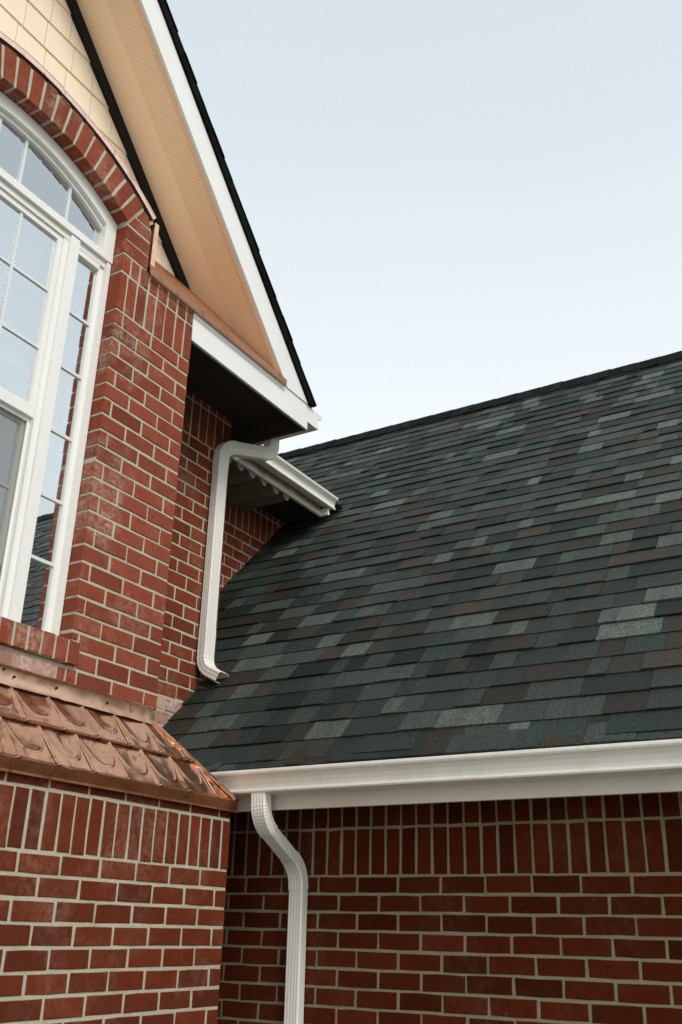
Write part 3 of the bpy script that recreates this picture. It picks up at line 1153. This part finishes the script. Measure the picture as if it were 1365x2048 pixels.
for i in range(nx + 1):
    x = (2 * XC - 3.405) + (3.405 - (2 * XC - 3.405)) * i / nx
    for q, (y, zz) in enumerate(prof):
        wv = 0.0025 * math.sin(x * 21) * math.sin(x * 8.3 + q) + rnd.uniform(-.0006, .0006)
        vs.append((x, y - 0.002 + wv * (1 if q > 1 else 0), zz + (rnd.uniform(-.0015, .0015) if q in (0, 5) else 0)))
k = len(prof)
fs = [(i * k + q, i * k + q + 1, (i + 1) * k + q + 1, (i + 1) * k + q) for i in range(nx) for q in range(k - 1)]
mb.add(vs, fs)
fl_ = mb.build('wall_flashing', 'copper_flashing', bay, smooth=True)
for x, zz in ((2.52, 0.905), (2.575, 0.886), (2.80, 0.889), (3.10, 0.886), (2.30, 0.89), (1.9, 0.89), (1.6, 0.9)):
    mb = MB()
    pts = [(x + 0.0055 * math.cos(t * math.pi / 4), zz + 0.0055 * math.sin(t * math.pi / 4)) for t in range(8)]
    mb.prismY(pts, 3.0325, 3.045)
    mb.build('nail', 'black_trim', fl_)

# ================================================================== low wing
wing = empty('low_wing', (6.0, 0.0, GND), 'low dark red brick wing with a steep charcoal shingle roof', 'house wing')
YW0 = -3.4                                  # far end of the wing, behind the camera's right shoulder
mb = MB()
mb.box(X2 + MD, X2 + 0.25, YW0, Y1B + 0.01, GND, 0.60)
mb.box(X2 + 0.25, 11.0, YW0, YW0 + 0.25, GND, 0.60)
core2 = mb.build('wall', 'mortar_shaded', wing)
w2 = Wall('X', X2, core2, 'brick_shaded_red', lambda u, z: u < 3.1)
z = 0.2265
i = 0
while z > GND + 0.02:
    for a, b_ in split_row(YW0, Y1B, 1.924 if i % 2 == 0 else 1.815, 0.2078):
        w2.rect(a, b_, z - 0.0771, z)
    z -= 0.0771
    i += 1
for a, b_ in split_row(YW0, Y1B, 1.962, 0.0777):
    w2.rect(a, b_, 0.2265, 0.434, j=0.0125)
    w2.rect(a, b_, 0.434, 0.60, j=0.0125)
finish_walls([w2], 300)

XS, EXP = 3.818, 0.1485
nx_, nz2 = -KR / math.hypot(1, KR), 1 / math.hypot(1, KR)
sx_, sz_ = 1 / math.hypot(1, KR), KR / math.hypot(1, KR)
XRG = 7.60
YR1 = 8.0


def rz(x):
    return KR * x + CRF


mb = MB()
yy0 = YW0 - 0.3
mb.prismY([(XS + 0.02, rz(XS + 0.02) - 0.004), (XRG, rz(XRG) - 0.004), (2 * XRG - XS, rz(XS) - 0.004), (2 * XRG - XS, rz(XS) - 0.08), (XRG, rz(XRG) - 0.10), (XS + 0.02, rz(XS + 0.02) - 0.05)], yy0, YR1)
roof2 = mb.build('roof', 'shingle_edge_black', wing)
MB().prismY([(X2, 0.6), (11.1, 0.6), (XRG, rz(XRG) - 0.12)], YW0 + 0.02, YW0 + 0.2).build('gable_wall', 'cream_siding', wing)
MB().box(3.858, 3.880, yy0, Y1B - 0.02, 0.502, rz(3.87) - 0.055).build('fascia', 'cream_fascia', wing)
MB().box(3.8805, X2 + 0.02, yy0, Y1B - 0.02, 0.535, 0.548).build('soffit', 'brown_soffit', wing)


def tab_geo(w, t, ln):
    vs = []
    for u in (0, w):
        for v, n_ in ((0, -0.004), (0, t), (ln, 0.0005)):
            vs.append((v * sx_ + n_ * nx_, u, v * sz_ + n_ * nz2))
    return vs, [(0, 3, 4, 1), (1, 4, 5, 2), (0, 1, 2), (3, 5, 4)]


tabs = []
ncs = int((XRG - 3.851) / (EXP * sx_)) + 1
for ci in range(-1, ncs):
    xb_ = 3.851 + ci * EXP * sx_ if ci >= 0 else XS
    y = yy0 + random.uniform(0, 0.1)
    last = None
    while y < YR1:
        w_ = random.choice((0.09, 0.12, 0.15, 0.15, 0.18, 0.21, 0.25, 0.30))
        mi = random.choices(range(5), SHW)[0]
        if mi == last and random.random() < 0.5:
            mi = random.choices(range(5), SHW)[0]
        last = mi
        t = random.choice((0.008, 0.011, 0.015))
        ln = 0.19 if ci < ncs - 1 else 0.10
        dv = random.uniform(-0.003, 0.002) if ci >= 0 else 0
        x0 = xb_ + dv * sx_
        cx, cy, cz = x0 + EXP / 2 * sx_, y + w_ / 2, rz(x0 + EXP / 2 * sx_)
        px, py, dd = proj(cx, cy, cz)
        ar = 0
        if dd > 0.5 and -20 < px < 1385 and -20 < py < 2060:
            hid = (cy > Y1B and cx < 4.53) or (cy > Y1C and cz < 0.80 * cy) or (cy > 3.62 and px < 570 and cy > Y1C)
            if not hid:
                a0 = proj(cx, y, cz)
                a1 = proj(cx, y + w_, cz)
                b0 = proj(x0, cy, rz(x0))
                b1 = proj(x0 + EXP * sx_, cy, rz(x0 + EXP * sx_))
                ar = abs((a1[0] - a0[0]) * (b1[1] - b0[1]) - (a1[1] - a0[1]) * (b1[0] - b0[0]))
        if not (cy > Y1B + 0.25 and cx < 4.3):
            tabs.append((ar, x0, y, w_, mi, t, ln))
        y += w_
tabs.sort(key=lambda q: -q[0])
rest = MB()
TC = {}
for k, (ar, x0, y, w_, mi, t, ln) in enumerate(tabs):
    if k < 300 and ar > 0:
        key = (w_, mi, t, ln)
        if key not in TC:
            v, f = tab_geo(w_ - 0.002, t, ln)
            TC[key] = mesh_of('shingle', v, f, SHM[mi])
        link('shingle', TC[key], (x0, y + 0.001, rz(x0) + H), roof2)
    else:
        v, f = tab_geo(w_ - 0.002, t, ln)
        rest.add([(a + x0, b_ + y + 0.001, c_ + rz(x0)) for a, b_, c_ in v], f, mi)
tag(rest.build('shingles_beyond', SHM, roof2), kind='stuff')
# ridge: dark vent strip and overlapping caps
MB().prismY([(XRG - 0.13, rz(XRG - 0.13) + 0.012), (XRG - 0.13, rz(XRG - 0.13) + 0.025), (XRG, rz(XRG) + 0.02), (XRG + 0.13, rz(XRG - 0.13) + 0.025), (XRG + 0.13, rz(XRG - 0.13) + 0.012), (XRG, rz(XRG) - 0.02)][::-1], yy0, YR1).build('ridge_vent', 'shingle_edge_black', roof2)
y = yy0
while y < YR1:
    l = 0.30
    up = random.uniform(0.0, 0.005)
    vs = []
    for yy_, h in ((y, 0.038 + up), (y + l, 0.033)):
        vs += [(XRG - 0.145, yy_, rz(XRG - 0.145) + h - 0.016), (XRG - 0.145, yy_, rz(XRG - 0.145) + h - 0.004), (XRG, yy_, rz(XRG) + h), (XRG + 0.145, yy_, rz(XRG - 0.145) + h - 0.004), (XRG, yy_, rz(XRG) + h - 0.016)]
    m2 = MB().add(vs, [(0, 1, 2, 3, 4), (0, 5, 6, 1), (1, 6, 7, 2), (2, 7, 8, 3), (5, 9, 8, 7, 6)])
    m2.build('ridge_cap', 'shingle_edge_black', roof2)
    y += 0.22

# ================================================================== gutters
def gutter(prof, place, s0, s1, name, label, group=None):
    """prof: outside profile (d outward, z) from the back top round to the front lip"""
    inner = [(d * 0.965 - 0.001, z + (0.003 if 0 < i < len(prof) - 1 else 0.0)) for i, (d, z) in enumerate(prof)]
    loop = prof + inner[::-1]
    k = len(loop)
    root = empty(name, place((s0 + s1) / 2, prof[0][0], prof[2][1]), label, 'gutter', group)
    mb = MB()
    vs = [place(s, d, z) for s in (s0, s1) for d, z in loop]
    mb.add(vs, [(i, (i + 1) % k, (i + 1) % k + k, i + k) for i in range(k)])
    h = len(prof)
    mb.build('trough', 'white_metal', root)
    for s, e_ in ((s0, 0.003), (s1, -0.003)):
        q = MB()
        vs = [place(s, d, z) for d, z in prof] + [place(s + e_, d, z) for d, z in prof]
        q.add(vs, [tuple(range(h)), tuple(range(2 * h - 1, h - 1, -1))] + [(i, i + 1, i + 1 + h, i + h) for i in range(h - 1)])
        q.build('end_cap', 'white_metal', root)
    return root


KP = [(0.0, 0.105), (0.0, 0.0), (0.082, 0.0), (0.108, 0.003), (0.1115, 0.010), (0.107, 0.017), (0.099, 0.024), (0.097, 0.038), (0.103, 0.060), (0.118, 0.077), (0.134, 0.082), (0.138, 0.090), (0.138, 0.100), (0.132, 0.103)]
G2 = [(d, z + 0.567) for d, z in KP]
gut2 = gutter(G2, lambda s, d, z: (3.857 - d, s, z), 3.56, yy0 + 0.05, 'gutter', 'long white gutter along the eave of the low shingle roof')
G1 = [(d * 1.28, z * 1.15 + 3.018) for d, z in KP]
gut1 = gutter(G1, lambda s, d, z: (XF + 0.001 + d, s, z), 3.058, 3.60, 'gutter', 'short white gutter end beside the eave return of the gable')
G3 = [(d * 0.85, z + 3.055 - 0.26 * min(d, 0.11)) for d, z in KP]
gut3 = gutter(G3, lambda s, d, z: (s, 3.744 - d, z), XF + 0.165, 5.975, 'gutter', 'short stained white gutter above the recessed brick side wall')
# white tip of fascia below the end of the small gutter
MB().box(5.9055, 5.93, 3.68, 3.768, 2.975, 3.03).build('fascia_return', 'white_board', house)

# ================================================================== downspouts
def fluted(w, d, nf=4, fd=0.0013):
    """section points: w across, d deep, shallow flutes along each face"""
    r = 0.008
    pts = []

    def side(ax, ay, bx, by, nrm, k):
        for i in range(k * 4 + 1):
            t = i / (k * 4)
            ph = (t * k) % 1.0
            g_ = fd * (0.5 - 0.5 * math.cos(2 * math.pi * ph)) if 0 < i < k * 4 else 0
            pts.append((ax + (bx - ax) * t - nrm[0] * g_, ay + (by - ay) * t - nrm[1] * g_))
    a, b_ = w / 2, d / 2
    side(-a + r, -b_, a - r, -b_, (0, -1), nf)
    side(a, -b_ + r, a, b_ - r, (1, 0), max(2, nf - 1))
    side(a - r, b_, -a + r, b_, (0, 1), nf)
    side(-a, b_ - r, -a, -b_ + r, (-1, 0), max(2, nf - 1))
    return pts


def sweep(path, sec, wide, crimp=0.0, close=True):
    """section swept along a path; 'wide' is the fixed direction of the section's width"""
    P_ = [np.array(p, float) for p in path]
    wide = np.array(wide, float)
    vs, fs = [], []
    k = len(sec)
    n_ = len(P_)
    for i, p in enumerate(P_):
        t = P_[min(i + 1, n_ - 1)] - P_[max(i - 1, 0)]
        t /= np.linalg.norm(t)
        wv = wide - t * (wide @ t)
        wv /= np.linalg.norm(wv)
        dv = np.cross(t, wv)
        sc = 1 - crimp * (i % 2)
        for a, b_ in sec:
            vs.append(p + wv * a * sc + dv * b_ * sc)
    for i in range(n_ - 1):
        for j in range(k):
            fs.append((i * k + j, i * k + (j + 1) % k, (i + 1) * k + (j + 1) % k, (i + 1) * k + j))
    return vs, fs


def bend(a, b_, c_, r, k):
    """rounded corner at b_ from a towards c_"""
    a, b_, c_ = (np.array(q, float) for q in (a, b_, c_))
    u = (a - b_) / np.linalg.norm(a - b_)
    v = (c_ - b_) / np.linalg.norm(c_ - b_)
    p0, p2 = b_ + u * r, b_ + v * r
    return [(1 - t) ** 2 * p0 + 2 * t * (1 - t) * b_ + t * t * p2 for t in [i / k for i in range(k + 1)]]


def pipe_part(name, path, sec, wide, parent, crimp=0.0):
    v, f = sweep(path, sec, wide, crimp)
    return MB().add(v, f).build(name, 'white_metal', parent)


# lower downspout: out of the long gutter, back to the wing wall and down
ds2 = empty('downspout', (4.068, 2.637, GND), 'fluted white downspout from the long gutter down the low brick wing', 'downspout')
sec = fluted(0.078, 0.056, 4)
secb = fluted(0.083, 0.061, 4)
A_, B_, C_, D_ = (3.782, 2.675, 0.585), (3.782, 2.668, 0.445), (4.068, 2.640, 0.262), (4.068, 2.637, 0.10)
wd = (0, 1, 0)
el = bend(A_, B_, C_, 0.075, 22)
pipe_part('elbow', [np.array(A_)] + el, secb, wd, ds2, 0.03)
el2 = bend(B_, C_, D_, 0.085, 22)
pipe_part('pipe', [el[-1] + (el[-1] - el2[0]) * 0.04, el2[0] + (el2[0] - el[-1]) * 0.04], [(a * .985, b_ * .985) for a, b_ in sec], wd, ds2)
pipe_part('elbow', el2 + [np.array((4.068, 2.637, 0.165))], secb, wd, ds2, 0.03)
pipe_part('pipe', [(4.068, 2.637, 0.185), (4.068, 2.637, GND + 0.12)], sec, wd, ds2)
pipe_part('elbow', bend((4.068, 2.637, GND + 0.14), (4.068, 2.637, GND + 0.06), (3.9, 2.637, GND + 0.04), 0.055, 8) + [np.array((3.9, 2.637, GND + 0.045))], secb, wd, ds2, 0.03)

# upper downspout: from the gable gutter, across to the side wall, down to the low roof
ds1 = empty('downspout', (4.385, 3.552, 1.30), 'white downspout crossing under the gable eave and ending on the low roof', 'downspout')
sec = fluted(0.062, 0.094, 3)
secb = fluted(0.0665, 0.099, 3)
A_, B_, C_, D_ = (4.70, 3.385, 3.03), (4.70, 3.385, 2.885), (4.385, 3.55, 2.845), (4.385, 3.552, 2.60)
el = bend(A_, B_, C_, 0.075, 22)
pipe_part('elbow', [np.array(A_)] + el, secb, wd, ds1, 0.03)
el2 = bend(B_, C_, D_, 0.09, 22)
pipe_part('pipe', [el[-1] + (el[-1] - el2[0]) * 0.05, el2[0] + (el2[0] - el[-1]) * 0.05], [(a * .985, b_ * .985) for a, b_ in sec], wd, ds1)
pipe_part('elbow', el2 + [np.array((4.385, 3.552, 2.665))], secb, wd, ds1, 0.03)
pipe_part('pipe', [(4.385, 3.552, 2.69), (4.385, 3.552, 1.60)], fluted(0.062, 0.094, 3, 0.0012), wd, ds1)
sec3 = fluted(0.098, 0.066, 3)
E0, E1, E2 = (4.385, 3.552, 1.45), (4.385, 3.552, 1.385), (4.385, 3.415, 1.315)
pipe_part('elbow', [np.array((4.385, 3.552, 1.625))] + bend(E0, E1, E2, 0.07, 12) + [np.array(E2)], sec3, (1, 0, 0), ds1, 0.03)

# ================================================================== blinds in the window
def blind(x0, x1, z0, z1, y, label):
    root = empty('window_blind', ((x0 + x1) / 2, y, z0), label, 'blind')
    mb = MB()
    z = z1 - 0.03
    while z > z0 + 0.02:
        mb.add([(x0, y - 0.005, z - 0.0098), (x1, y - 0.005, z - 0.0098), (x1, y + 0.005, z + 0.0105), (x0, y + 0.005, z + 0.0105)], [(0, 1, 2, 3)])
        z -= 0.0195
    tag(mb.build('slats', 'blind_white', root), kind='stuff')
    MB().box(x0, x1, y - 0.014, y + 0.014, z1 - 0.03, z1).build('head_rail', 'blind_white', root)
    MB().box(x0, x1, y - 0.012, y + 0.012, z0, z0 + 0.016).build('bottom_rail', 'blind_white', root)


blind(ML + 0.005, MR - 0.005, 1.45, 3.085, 3.228, 'wide white slatted blind behind the middle sashes of the arched window')
blind(2.645, 2.775, 1.76, 3.085, 3.185, 'narrow white slatted blind behind the side light next to the brick pier')
